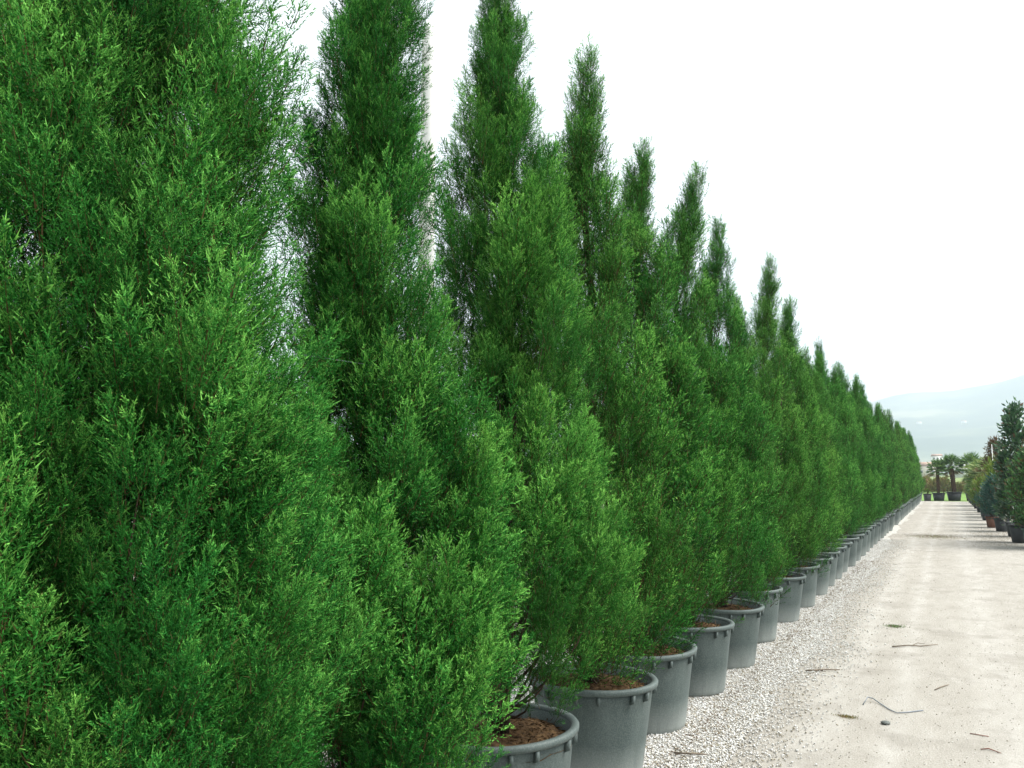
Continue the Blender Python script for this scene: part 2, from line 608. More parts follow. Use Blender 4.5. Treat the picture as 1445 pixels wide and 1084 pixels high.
    mb.add(*tube(path, 0.050 * (1 - (zz - 0.42) / (h - 0.4)) ** 1.15 + 0.003, 10 if lod != 'far' else 5))
    if lod != 'far':
        for k in range(3):      # side stems from the base
            a = rng.uniform(0, 2 * PI)
            hh = rng.uniform(0.45, 0.65) * h
            p = [[math.cos(a) * (0.03 + 0.16 * math.sin(u * 1.5)), math.sin(a) * (0.03 + 0.16 * math.sin(u * 1.5)), 0.46 + (hh - 0.46) * u] for u in np.linspace(0, 1, 9)]
            mb.add(*tube(p, np.linspace(0.026, 0.004, 9), 7))
    sel = range(0, nC, 2) if lod != 'far' else []
    for i in sel:
        p1 = cl_p[i] * np.array([0.8, 0.8, 1]) - cl_d[i] * 0.12
        z0 = max(0.5, p1[2] - 0.25 - 1.1 * np.linalg.norm(p1[:2]) * rng.uniform(0.6, 1.1))
        a0 = axis_at(z0)
        p0 = np.array([a0[0], a0[1], z0])
        pm = p0 * 0.45 + p1 * 0.55 + np.array([(p1[0] - p0[0]) * 0.15, (p1[1] - p0[1]) * 0.15, -0.05])
        pe = cl_p[i] * np.array([0.9, 0.9, 1]) + cl_d[i] * 0.02
        us = np.linspace(0, 1, 6)[:, None]
        pt = (1 - us) ** 2 * p0 + 2 * us * (1 - us) * pm + us ** 2 * p1
        pt = np.concatenate([pt, pe[None]])
        pt[1:-1] += rng.normal(size=(5, 3)) * 0.008
        mb.add(*tube(pt, np.linspace(0.0085, 0.0014, 7), 4 if lod == 'mid' else 5))
    tm = mb.mesh('trunk', True)
    tm.materials.append(M['bark'])
    return me, tm


# ------------------------------------------------------------------ pots
RT, RB, PH = 0.335, 0.270, 0.49
RIM_P = [(RT - 0.010, PH - 0.035), (RT + 0.013, PH - 0.033), (RT + 0.020, PH - 0.026), (RT + 0.022, PH - 0.010), (RT + 0.016, PH - 0.002), (RT + 0.004, PH), (RT - 0.010, PH - 0.004), (RT - 0.014, PH - 0.014), (RT - 0.014, PH - 0.034), (RT - 0.010, PH - 0.035)]


def make_pot_meshes(seed):
    rng = np.random.default_rng(seed)
    mb = MB()
    w = rng.uniform(0.002, 0.012)
    body = [(0.0, 0.012), (RB - 0.03, 0.012), (RB - 0.022, 0.0), (RB - 0.006, 0.0), (RB, 0.008), (RB + 0.004, 0.03)]
    for u in np.linspace(0.12, 1, 9):
        body.append((RB + (RT - RB - 0.004) * u, (PH - 0.02) * u))
    body += [(RT - 0.016, PH - 0.02), (RT - 0.024, PH - 0.16)]
    V, f = lathe(body, 64, w)
    V[:, :2] *= (1 + 0.006 * np.sin(np.arctan2(V[:, 1], V[:, 0]) * 3 + rng.uniform(0, 6)) * np.clip(V[:, 2] / PH, 0, 1))[:, None]
    mb.add(V, f)
    me = mb.mesh('pot', True); me.materials.append(M['pot'])
    mr = MB()
    mr.add(*lathe(RIM_P, 64, w))
    rm = mr.mesh('rim', True); rm.materials.append(M['rim'])
    # one bracket below the rim
    ml = MB()
    ts = 0.0075
    for th in [0.0]:
        V = np.array([(RT - 0.008, -ts, PH - 0.034), (RT + 0.016, -ts, PH - 0.034), (RT + 0.013, -ts, PH - 0.075), (RT - 0.013, -ts, PH - 0.085),
                      (RT - 0.008, ts, PH - 0.034), (RT + 0.016, ts, PH - 0.034), (RT + 0.013, ts, PH - 0.075), (RT - 0.013, ts, PH - 0.085)])
        ml.add(V, [np.array([(0, 1, 2, 3), (7, 6, 5, 4), (1, 5, 6, 2), (2, 6, 7, 3), (0, 4, 5, 1), (3, 7, 4, 0)])])
    lm = ml.mesh('bracket'); lm.materials.append(M['rim'])
    return me, rm, lm


def soil_mesh(seed, chips, r=RT - 0.02, z=PH - 0.065):
    rng = np.random.default_rng(seed)
    mb = MB()
    nr, na = 10, 36
    V = [(0, 0, z + 0.03)]
    for i in range(1, nr + 1):
        for j in range(na):
            a = 2 * PI * j / na
            rr = r * i / nr
            V.append((rr * math.cos(a), rr * math.sin(a), z + 0.035 * (1 - (i / nr) ** 2) + rng.normal() * 0.005))
    tri = np.array([(0, 1 + j, 1 + (j + 1) % na) for j in range(na)])
    q = np.array([(1 + (i - 1) * na + j, 1 + i * na + j, 1 + i * na + (j + 1) % na, 1 + (i - 1) * na + (j + 1) % na) for i in range(1, nr) for j in range(na)])
    mb.add(V, [tri, q])
    if chips:
        rr = r * 0.98 * np.sqrt(rng.random(chips)); a = rng.uniform(0, 2 * PI, chips)
        P = np.stack([rr * np.cos(a), rr * np.sin(a), z + 0.035 * (1 - (rr / r) ** 2) + 0.003], 1)
        D = np.stack([rng.normal(size=chips), rng.normal(size=chips), rng.normal(size=chips) * 0.35], 1)
        Q = diamonds(P, D, rng.uniform(0.012, 0.05, chips), rng.uniform(0.003, 0.009, chips), rng)
        mb.add(Q.reshape(-1, 3), [np.arange(chips * 4).reshape(-1, 4)])
    me = mb.mesh('soil', True)
    me.materials.append(M['soil'])
    return me


POTS = [make_pot_meshes(s) for s in (1, 2, 3)]
SOILS = [soil_mesh(5, 900), soil_mesh(6, 900), soil_mesh(7, 60)]
XR = -1.82      # the line of trunks


def potted(loc, crown, trunk, k, rz, far=False):
    root = empty('potted_cypress', loc, rz)
    pm, rm, lm = POTS[k % 3]
    p = link('pot', pm, None, root)
    p.rotation_euler = (R(1.3) * math.sin(k * 2.7), R(1.3) * math.cos(k * 4.1), k * 1.3)
    link('rim', rm, None, p)
    nb = 14
    for j in range(nb):
        b = link('bracket', lm, None, p)
        b.rotation_euler.z = 2 * PI * j / nb + (0.12 if j % 2 else 0)
    link('soil', SOILS[2 if far else k % 2], None, root)
    link('trunk', trunk, None, root)
    link('crown', crown, None, root)
    reg(root)
    return root


t0 = time.time()
GROUP = 'cypresses in grey pots lined up along the left of the track'
# y, height, seed, clumps, per, kwargs, label
near = [
    (-0.05, 3.5, 100, 110, 16, 'near', dict(wide=0.44), 'nearest cypress, only its edge showing along the left border'),
    (1.27, 4.25, 1, 300, 28, 'fine', dict(gap=0.62, inset=0.15, wide=[(.6, .52), (1, .72), (1.3, .70), (1.8, .60), (2.2, .45), (2.7, .34), (3.3, .27), (4.2, .05)], lobes=[(0.38, 0.0, 0.9, 1.8, 0.14, 22), (0.12, -0.32, 0.8, 1.85, 0.13, 14), (-0.42, -0.2, 1.4, 3.2, 0.13, 18)]),
     'huge feathery cypress filling the left third of the photo'),
    (2.33, 4.40, 2, 230, 25, 'near', dict(gap=0.38, inset=0.14, wide=[(.5, .38), (.8, .56), (1.2, .55), (1.6, .46), (2, .39), (2.8, .29), (3.4, .21), (4.4, .04)], low=0.5, lobes=[(0.36, -0.02, 0.7, 1.20, 0.14, 12), (0.10, -0.34, 0.6, 1.35, 0.12, 12)]),
     'broad cypress with sky gaps around its trunk, standing in front of the concrete pole'),
    (3.30, 4.02, 3, 215, 24, 'near', dict(low=0.74, wide=[(.74, .36), (1.0, .66), (1.3, .61), (1.8, .49), (2.4, .40), (2.85, .31), (3.15, .25), (3.6, .18), (4.0, .04)], lobes=[(0.26, -0.10, 2.0, 2.8, 0.08, 10)]),
     'cypress with dark trunk foot showing in the nearest visible grey pot'),
    (4.28, 4.04, 4, 185, 26, 'mid', dict(wide=[(.6, .42), (.85, .56), (1.3, .53), (1.9, .42), (2.66, .30), (3.2, .25), (3.6, .17), (4.04, .04)], top_lean=(0.05, 0), lobes=[(-0.18, -0.22, 2.7, 3.35, 0.06, 7)]),
     'cypress just behind the one whose dark trunk foot shows in its pot'),
    (5.22, 3.84, 5, 190, 26, 'mid', dict(wide=0.485, top_lean=(0.12, 0), lobes=[(0.28, -0.05, 1.0, 2.3, 0.10, 12)]),
     'cypress with a thin wispy tip, just before the one leaning furthest right'),
    (6.18, 3.94, 6, 190, 26, 'mid', dict(wide=0.485, top_lean=(0.17, 0), lobes=[(0.28, 0.1, 0.9, 2.0, 0.10, 12)]),
     'cypress whose ragged tip leans furthest right, with soil showing at its pot rim'),
    (7.15, 3.80, 7, 175, 25, 'mid', dict(wide=0.485, top_lean=(0.05, 0), lobes=[(0.28, 0.05, 1.0, 2.2, 0.10, 10)]),
     'cypress with upright narrow tip just right of the right leaning one'),
    (8.28, 3.36, 8, 175, 25, 'mid', dict(wide=0.485, lobes=[(0.26, -0.05, 1.0, 2.4, 0.11, 12)]),
     'short blunt cypress forming the dip in the tree line, lower than its neighbours'),
    (9.50, 3.98, 9, 175, 25, 'mid', dict(wide=0.485, top_lean=(0.08, 0), lobes=[(0.28, 0.0, 1.0, 2.0, 0.10, 10)]),
     'tall sharply pointed cypress rising right after the dip in the tree line'),
    (10.60, 3.72, 10, 175, 25, 'mid', dict(wide=0.485, top_lean=(0.12, 0)),
     'second pointed cypress after the dip in the tree line, broader shouldered than the first'),
]
for i, (y, h, seed, nc, per, lod, kw, label) in enumerate(near):
    vd = math.hypot(1.82, y)
    cm, tm = make_crown(seed, h, lod, nc, per, view=(1.82 / vd, -y / vd), **kw)
    o = potted((XR + 0.02 * math.sin(i * 2.1), y, 0.006), cm, tm, i, 0.0)
    tag(o, label, 'tree', GROUP)

# mid distance variants
mids = []
for s in range(4):
    cm, tm = make_crown(40 + s, [3.62, 3.48, 3.72, 3.55][s], 'mid', 135, 24, wide=[0.46, 0.44, 0.45, 0.43][s], lobes=[(0.28, 0.05, 1.0, 2.3 + 0.1 * s, 0.12, 10)], top_lean=(0.03 * s, 0))
    mids.append((cm, tm))
fars = []
for s in range(4):
    cm, tm = make_crown(60 + s, [3.5, 3.35, 3.55, 3.42][s], 'far', 125, 22, wide=[0.45, 0.44, 0.46, 0.44][s], lobes=[(0.28, 0.05, 1.0, 2.3, 0.10, 8)], plen=0.24)
    fars.append((cm, tm))
rngP = np.random.default_rng(77)
ys = [11.72, 12.65, 13.55, 14.5, 15.45]
labs = ['cypress standing third after the dip in the tree line',
        'cypress standing fourth after the dip in the tree line',
        'cypress standing fifth after the dip, with a pointed tip above its neighbours',
        'cypress standing sixth after the dip in the tree line',
        'cypress standing seventh after the dip in the tree line']
first = {}
y = 15.45
while y < 51.2:
    y += rngP.uniform(0.93, 1.06)
    ys.append(y)
for i, y in enumerate(ys):
    bank, tagk = (mids, 'm') if y < 24 else (fars, 'f')
    v = int(rngP.integers(0, 4))
    key = (tagk, v)
    loc = (XR + rngP.normal() * 0.02, y, 0.006)
    if key not in first:
        first[key] = potted(loc, *bank[v], i, 0, far=True)
        o = first[key]
    else:
        o = copy_tree(first[key])
        o.location = loc
    o.rotation_euler.z = rngP.uniform(0, 2 * PI)
    o.scale = (1, 1, 1)
    szv = rngP.uniform(0.88, 1.06)
    for ch in o.children:
        if ch.name.startswith(('crown', 'trunk')):
            ch.scale = (1, 1, szv)
            ch.location.z = 0.55 * (1 - szv)
    tag(o, labs[i] if i < len(labs) else 'small looking cypress in the crowded far end of the tree row', 'tree', GROUP)
print('cypresses', time.time() - t0, sum(len(m_.polygons) for m_ in bpy.data.meshes if m_.name.startswith('crown')))

# ------------------------------------------------------------------ ground, lane, gravel
def sheet(name, x0, x1, y0, y1, z, mat, nx=1, ny=1, edge=None):
    xs = np.linspace(x0, x1, nx + 1); yy = np.linspace(y0, y1, ny + 1)
    X, Y = np.meshgrid(xs, yy)
    if edge is not None:
        X = edge(X, Y)
    V = np.stack([X, Y, np.full_like(X, z)], -1).reshape(-1, 3)
    i = np.arange(ny)[:, None] * (nx + 1); j = np.arange(nx)[None, :]
    q = np.stack([i + j, i + j + 1, i + nx + 2 + j, i + nx + 1 + j], -1).reshape(-1, 4)
    me = mesh_np(name, V, [q])
    o = link(name, me, mat)
    o['kind'] = 'structure'
    return o


def ground_mat():
    m, t, b, o = new_mat('sandy_track')
    co = objco(t)
    s = N(t, 'ShaderNodeSeparateXYZ')
    t.links.new(co, s.inputs[0])
    mp = N(t, 'ShaderNodeMapping')
    mp.inputs['Scale'].default_value = (1, 0.35, 1)
    t.links.new(co, mp.inputs['Vector'])
    big = noise(t, mp.outputs[0], 0.9, 6, 0.6)
    mid = noise(t, mp.outputs[0], 6, 6, 0.65)
    fine = noise(t, co, 90, 3, 0.7)
    grit = noise(t, co, 320, 2, 0.7)
    base = ramp(t, big, [(0.3, (0.225, 0.208, 0.175)), (0.5, (0.28, 0.262, 0.228)), (0.72, (0.335, 0.318, 0.285))])
    base = mixc(t, 0.55, base, ramp(t, mid, [(0.3, (0.165, 0.15, 0.125)), (0.55, (0.27, 0.254, 0.224)), (0.7, (0.38, 0.366, 0.34))]))
    base = mixc(t, 0.5, base, ramp(t, fine, [(0.30, (0.16, 0.147, 0.122)), (0.5, (0.32, 0.303, 0.272)), (0.7, (0.47, 0.457, 0.43))]))
    base = mixc(t, ramp(t, grit, [(0.62, (0, 0, 0)), (0.72, (0.5, 0.5, 0.5))]), base, (0.62, 0.61, 0.57))
    # pale wheel tracks
    wob = mathn(t, 'MULTIPLY_ADD', noise(t, mp.outputs[0], 0.22, 1), 0.5, -0.25)
    for cx, wd in ((-0.86, 0.20), (0.24, 0.26), (-0.45, 0.12)):
        dx = mathn(t, 'ABSOLUTE', mathn(t, 'ADD', mathn(t, 'ADD', s.outputs[0], -cx), wob))
        f = mathn(t, 'MULTIPLY_ADD', dx, -1.0 / wd, 1.0, True)
        f = mathn(t, 'MULTIPLY', mathn(t, 'SMOOTH_MIN', f, 1.0, 0.3), mathn(t, 'MULTIPLY_ADD', mid, 1.3, -0.15, True))
        base = mixc(t, mathn(t, 'MULTIPLY', f, 0.55), base, (0.44, 0.43, 0.405))
    # greyish worn scuffs lying across
    mp2 = N(t, 'ShaderNodeMapping')
    mp2.inputs['Scale'].default_value = (1.6, 1.5, 1)
    t.links.new(co, mp2.inputs['Vector'])
    sc = noise(t, mp2.outputs[0], 1.1, 5, 0.7)
    base = mixc(t, ramp(t, sc, [(0.52, (0, 0, 0)), (0.68, (0.7, 0.7, 0.7))]), base, (0.215, 0.20, 0.175))
    t.links.new(base, b.inputs['Base Color'])
    b.inputs['Roughness'].default_value = 0.95
    b.inputs['Specular IOR Level'].default_value = 0.1
    bp = N(t, 'ShaderNodeBump')
    bp.inputs['Strength'].default_value = 0.6
    bp.inputs['Distance'].default_value = 0.012
    hgt = mathn(t, 'MULTIPLY_ADD', mid, 1.5, mathn(t, 'ADD', fine, mathn(t, 'MULTIPLY', grit, 0.4)))
    t.links.new(hgt, bp.inputs['Height'])
    t.links.new(bp.outputs[0], b.inputs['Normal'])
    return m


def gravel_mat():
    m, t, b, o = new_mat('white_chippings')
    co = objco(t)
    vor = N(t, 'ShaderNodeTexVoronoi')
    vor.inputs['Scale'].default_value = 55
    t.links.new(co, vor.inputs['Vector'])
    sp = N(t, 'ShaderNodeSeparateColor')
    t.links.new(vor.outputs['Color'], sp.inputs[0])
    col = ramp(t, sp.outputs[0], [(0.0, (0.20, 0.19, 0.16)), (0.35, (0.33, 0.32, 0.29)), (0.8, (0.50, 0.50, 0.48)), (1.0, (0.60, 0.60, 0.59))])
    big = noise(t, co, 2.0, 5, 0.6)
    col = mixc(t, ramp(t, big, [(0.45, (0, 0, 0)), (0.75, (0.5, 0.5, 0.5))]), col, (0.40, 0.37, 0.30))
    s = N(t, 'ShaderNodeSeparateXYZ')
    t.links.new(co, s.inputs[0])
    fx = mathn(t, 'MULTIPLY_ADD', s.outputs[0], 2.2, mathn(t, 'MULTIPLY_ADD', s.outputs[1], 0.022, 2.55))
    fx = mathn(t, 'ADD', fx, mathn(t, 'MULTIPLY_ADD', noise(t, co, 3.2, 6, 0.7), 2.4, -1.2), clamp=True)
    col = mixc(t, fx, col, ramp(t, noise(t, co, 90, 3, 0.7), [(0.30, (0.18, 0.165, 0.14)), (0.5, (0.31, 0.295, 0.264)), (0.7, (0.45, 0.435, 0.41))]))
    t.links.new(col, b.inputs['Base Color'])
    b.inputs['Roughness'].default_value = 0.9
    b.inputs['Specular IOR Level'].default_value = 0.15
    bp = N(t, 'ShaderNodeBump')
    bp.inputs['Strength'].default_value = 0.8
    bp.inputs['Distance'].default_value = 0.01
    bp.invert = True
    t.links.new(vor.outputs['Distance'], bp.inputs['Height'])
    t.links.new(bp.outputs[0], b.inputs['Normal'])
    return m


M['track'] = ground_mat()
M['gravel'] = gravel_mat()
M['field'] = simple('far_field', [(0.3, (0.10, 0.16, 0.05)), (0.55, (0.16, 0.20, 0.07)), (0.75, (0.24, 0.23, 0.11))], 0.02, 0.95, 0.1)
M['lawn'] = simple('bright_lawn', [(0.3, (0.09, 0.17, 0.04)), (0.7, (0.15, 0.24, 0.06))], 0.8, 0.9, 0.1, 0.5, 12)

sheet('ground', -6000, 6000, -3000, 9000, -0.004, M['field'])
sheet('yard', -40, 40, -30, 53.4, 0.0, M['track'], 8, 8)
rngG = np.random.default_rng(5)
edge_ph = rngG.uniform(0, 6, 5)


def gedge(y):
    return -1.14 + 0.05 * np.sin(y * 1.1 + edge_ph[0]) + 0.035 * np.sin(y * 2.7 + edge_ph[1]) + 0.02 * np.sin(y * 6.1 + edge_ph[2]) - 0.012 * np.clip(y - 5, 0, 20)


def gx(X, Y):
    k = X > -1.2
    return np.where(k, gedge(Y) - 0.05, X)


sheet('gravel_strip', -3.4, -1.1, -3, 53.2, 0.004, M['gravel'], 4, 400, gx)
sheet('lawn', -60, 60, 53.4, 88, 0.0, M['lawn'])


def stones(name, n, pos, size, cols, rng, label, mat):
    """angular chips: squashed octahedra"""
    base = np.array([(1, 0, 0), (-1, 0, 0), (0, 1, 0), (0, -1, 0), (0, 0, 1), (0, 0, -1)], float)
    tris = np.array([(0, 2, 4), (2, 1, 4), (1, 3, 4), (3, 0, 4), (2, 0, 5), (1, 2, 5), (3, 1, 5), (0, 3, 5)])
    V = base[None] * (1 + rng.uniform(-0.35, 0.35, (n, 6, 3)))+ rng.normal(size=(n, 6, 3)) * 0.12
    V *= size[:, None, None] * np.stack([rng.uniform(0.7, 1.3, n), rng.uniform(0.6, 1.0, n), rng.uniform(0.4, 0.7, n)], 1)[:, None, :] * 0.5
    a = rng.uniform(0, 2 * PI, n)
    c, s = np.cos(a), np.sin(a)
    x = V[..., 0] * c[:, None] - V[..., 1] * s[:, None]
    yv = V[..., 0] * s[:, None] + V[..., 1] * c[:, None]
    V = np.stack([x, yv, V[..., 2] + V[..., 0] * rng.normal(size=n)[:, None] * 0.25], -1)
    V += pos[:, None, :]
    T = (tris[None] + (np.arange(n) * 6)[:, None, None]).reshape(-1, 3)
    col = np.repeat(cols, 6, 0)
    me = mesh_np(name, V.reshape(-1, 3), [T], col)
    o = link(name, me, mat)
    tag(o, label, None, None, 'stuff')
    return o


def stonemat():
    m, t, b, o = new_mat('stone_chips')
    a = N(t, 'ShaderNodeAttribute')
    a.attribute_name = 'leaf'
    t.links.new(a.outputs['Color'], b.inputs['Base Color'])
    b.inputs['Roughness'].default_value = 0.85
    b.inputs['Specular IOR Level'].default_value = 0.2
    return m


M['stone'] = stonemat()
n = 130000
y = 2.0 + 20 * rngG.random(n) ** 1.7
spread = rngG.random(n)
x = np.where(spread < 0.80, -1.75 + (gedge(y) + 1.75) * rngG.random(n), np.where(spread < 0.92, gedge(y) - 0.05 + np.abs(rngG.normal(size=n)) * 0.2, rngG.uniform(-3.2, -1.7, n)))
sz = rngG.uniform(0.005, 0.019, n)
g = rngG.random(n)
cols = np.where((g < 0.17)[:, None], np.array([[0.27, 0.24, 0.18]]), np.where((g < 0.45)[:, None], np.array([[0.37, 0.355, 0.325]]), np.array([[0.54, 0.54, 0.525]]))) * rngG.uniform(0.85, 1.1, (n, 1))
stones('gravel', n, np.stack([x, y, 0.005 + sz * 0.15], 1), sz, cols, rngG, 'white stone chippings strewn along the foot of the pots', M['stone'])
n = 15000
y = 3.5 + 26 * rngG.random(n) ** 1.4
x = rngG.uniform(-1.25, 1.9, n) - 0.35 * rngG.random(n) ** 3
sz = rngG.uniform(0.003, 0.011, n)
g = rngG.random(n)
cols = np.where((g < 0.3)[:, None], np.array([[0.16, 0.13, 0.09]]), np.where((g < 0.6)[:, None], np.array([[0.33, 0.30, 0.25]]), np.array([[0.62, 0.60, 0.56]])))
stones('grit', n, np.stack([x, y, 0.001 + sz * 0.15], 1), sz, cols, rngG, 'loose grit and crumbs scattered over the sandy track', M['stone'])


# ------------------------------------------------------------------ small litter on the track
def leaf_obj(name, Q, A, mat, parent=None):
    V = Q.reshape(-1, 3)
    me = mesh_np(name, V, [np.arange(len(V)).reshape(-1, 4)], np.repeat(A, 4, 0))
    return link(name, me, mat, parent)


def litter(name, pts, r, mat, label, cat, extra=()):
    mb = MB()
    c = np.array(pts[0], float)
    mb.add(*tube(np.array(pts) - c, r, 6))
    for p, rr in extra:
        mb.add(*tube(np.array(p) - c, rr, 5))
    o = mb.build(name, mat, None, True)
    o.location = c
    return tag(o, label, cat)


litter('stick', [(-0.56, 8.47, .012), (-0.43, 8.6, .014), (-0.33, 8.63, .010), (-0.19, 8.79, .012)], [0.006, .006, .005, .003], M['deadstick'],
       'long brownish stick lying across the middle of the track', 'stick', [([(-0.40, 8.61, .012), (-0.36, 8.72, .02), (-0.30, 8.76, .01)], [.004, .003, .002])])
litter('stick', [(-0.19, 6.98, .006), (-0.15, 7.08, .010), (-0.10, 7.2, .006)], [0.003, .004, .003], M['deadstick'],
       'short curved twig lying between the long stick and the looped wire', 'stick')
litter('stick', [(0.07, 5.64, .006), (0.11, 5.67, .008), (0.17, 5.62, .006)], [0.003, .0045, .002], M['redstick'],
       'short reddish twig near the bottom right of the track', 'stick')
litter('stick', [(0.02, 5.95, .004), (0.12, 5.93, .006)], [0.003, .003], M['redstick'], 'thin pale red twig just behind the thicker reddish one', 'stick')
litter('stick', [(-1.12, 7.13, .012), (-1.05, 7.17, .014), (-0.98, 7.25, .012), (-0.88, 7.30, .012)], [.006, .008, .006, .004], M['deadstick'],
       'crumbling dark twig at the edge of the white chippings', 'stick', [([(-1.02, 7.2, .012), (-0.97, 7.16, .014)], [.004, .002])])
litter('stick', [(-1.47, 4.70, .02), (-1.38, 4.72, .024), (-1.30, 4.76, .02)], [.006, .006, .004], M['deadstick'],
       'grey brown twig on the white chippings near the closest pots', 'stick')
litter('stick', [(-0.9, 4.42, .01), (-0.99, 4.60, .012), (-0.97, 4.63, .012)], [.004, .004, .003], M['deadstick'],
       'small twig at the bottom edge beside the nearest chippings', 'stick')
litter('wire', [(-0.62, 6.32, .006), (-0.60, 6.44, .03), (-0.565, 6.45, .022), (-0.52, 6.40, .008), (-0.45, 6.27, .006), (-0.40, 6.20, .008), (-0.33, 6.27, .006), (-0.25, 6.36, .005)], 0.0038, M['wire'],
       'thin bluish grey wire bent in a loose curve on the sandy track', 'wire')

# flat grey stone and crumpled leaf
rs = np.random.default_rng(3)
mb = MB()
n1, n2 = 8, 5
th = np.linspace(0, 2 * PI, n1, endpoint=False)
ringz = [(0.02, 0.0), (0.036, 0.006), (0.038, 0.014), (0.024, 0.022), (0.004, 0.024)]
V = []
jit = rs.uniform(0.75, 1.25, n1)
for rr, z in ringz:
    for k in range(n1):
        V.append((rr * jit[k] * math.cos(th[k]) * 1.2, rr * jit[k] * math.sin(th[k]) * 0.85, z + rs.normal() * 0.002))
q = [(i * n1 + j, i * n1 + (j + 1) % n1, (i + 1) * n1 + (j + 1) % n1, (i + 1) * n1 + j) for i in range(4) for j in range(n1)]
mb.add(V, [np.array(q), np.array([list(range(4 * n1, 5 * n1))])])
st = mb.build('stone', simple('grey_stone', [(0.3, (0.07, 0.08, 0.075)), (0.7, (0.14, 0.15, 0.14))], 60, 0.8), None, True)
st.location = (-0.45, 5.92, 0.001)
st.rotation_euler.z = 0.5
st.scale = (0.8, 0.8, 0.8)
tag(st, 'dark greenish grey stone lying just below the looped wire', 'stone')


def tuft(name, loc, n, w, hgt, mat, label, cat, seed, flat=0.6, kind=None):
    r_ = np.random.default_rng(seed)
    P = np.stack([r_.normal(size=n) * w[0] * 0.4, r_.normal(size=n) * w[1] * 0.4, np.full(n, 0.002)], 1)
    D = np.stack([r_.normal(size=n) * flat, r_.normal(size=n) * flat, np.abs(r_.normal(size=n)) * 0.7 + 0.2], 1)
    Q = diamonds(P, D, r_.uniform(0.4, 1, n) * hgt, 0.0045 if hgt < 0.1 else 0.012, r_)
    A = np.stack([r_.random(n), r_.random(n), (r_.random(n) < 0.4) * 0.9], 1)
    o = leaf_obj(name, Q, A, mat)
    o.location = loc
    return tag(o, label, cat, None, kind)


tuft('moss_tuft', (-0.69, 5.97, 0), 500, (0.08, 0.045), 0.010, M['hedge'], 'small flat tuft of olive moss left of the dark stone', 'moss', 4, 0.9)
tuft('weed_tuft', (-0.60, 9.62, 0), 300, (0.12, 0.10), 0.03, M['bush'], 'small green weed tuft on the track ahead of the long stick', 'weed', 5)
tuft('dry_weeds', (-0.48, 23.6, 0), 2600, (0.95, 1.1), 0.03, M['dry'], 'brown strip of dead weeds across the far part of the track', None, 6, 1.0, 'stuff')
tuft('green_weeds', (-0.44, 23.4, 0), 900, (0.8, 0.9), 0.03, M['yellow'], 'green sprouts in the dead weeds across the far part of the track', None, 7, 0.7, 'stuff')
tuft('roadside_weeds', (0.9, 24.5, 0), 2500, (0.9, 5.0), 0.04, M['dry'], 'scattered dry weeds along the right edge of the track', None, 8, 1.0, 'stuff')

# fallen needles and crumbs of soil around the pots
r_ = np.random.default_rng(91)
n = 5200
P = np.stack([-1.52 + np.abs(r_.normal(size=n)) * 0.13 - (r_.random(n) < 0.25) * 0.2, 2.5 + 14 * r_.random(n) ** 1.3, np.full(n, 0.012)], 1)
D = np.stack([r_.normal(size=n), r_.normal(size=n), r_.normal(size=n) * 0.15], 1)
Q = diamonds(P, D, r_.uniform(0.008, 0.035, n), r_.uniform(0.003, 0.007, n), r_)
A = np.stack([r_.random(n), r_.random(n), (r_.random(n) < 0.6) * 0.9], 1)
o = leaf_obj('needle_litter', Q, A, M['dry'])
tag(o, 'fallen needles and soil crumbs lying along the foot of the pots', None, None, 'stuff')

# wire between the two nearest cypresses
mb = MB()
mb.add(*tube([(-2.05, 1.2, 1.995), (-1.86, 1.9, 1.985), (-1.70, 2.33, 1.965)], 0.0012, 6))
tag(mb.build('tie_wire', M['wire']), 'thin grey wire strung between the two nearest big cypresses', 'wire')

# concrete pole behind the row
pr = empty('concrete_pole', (-6.14, 9.0, 0))
mb = MB()
mb.add(*lathe([(0.0, 0.0), (0.13, 0.0), (0.095, 7.7), (0.088, 7.82), (0.06, 7.88), (0.0, 7.9)], 24))
mb.build('shaft', M['concrete'], pr, True)
mb = MB()
mb.add(*lathe([(0.093, 7.3), (0.100, 7.31), (0.100, 7.34), (0.093, 7.35)], 24))
mb.build('collar', M['concrete'], pr, True)
tag(pr, 'pale concrete pole with rounded top rising behind the broad second cypress', 'pole')

# ------------------------------------------------------------------ plants along the right
def small_pot(root, r, h, mat, z=0.0):
    mb = MB()
    mb.add(*lathe([(0, 0.01), (r * 0.74, 0.0), (r * 0.78, 0.01), (r * 0.97, h * 0.93), (r * 0.9, h * 0.93), (r * 0.88, h * 0.8)], 28))
    p = mb.build('pot', mat, root, True)
    mb = MB()
    mb.add(*lathe([(r * 0.95, h * 0.91), (r * 1.05, h * 0.91), (r * 1.07, h * 0.985), (r * 1.02, h), (r * 0.93, h), (r * 0.92, h * 0.91)], 28))
    mb.build('rim', mat, p, True)
    link('soil', soil_mesh(9, 20, r * 0.9, h * 0.86), None, root)
    return p


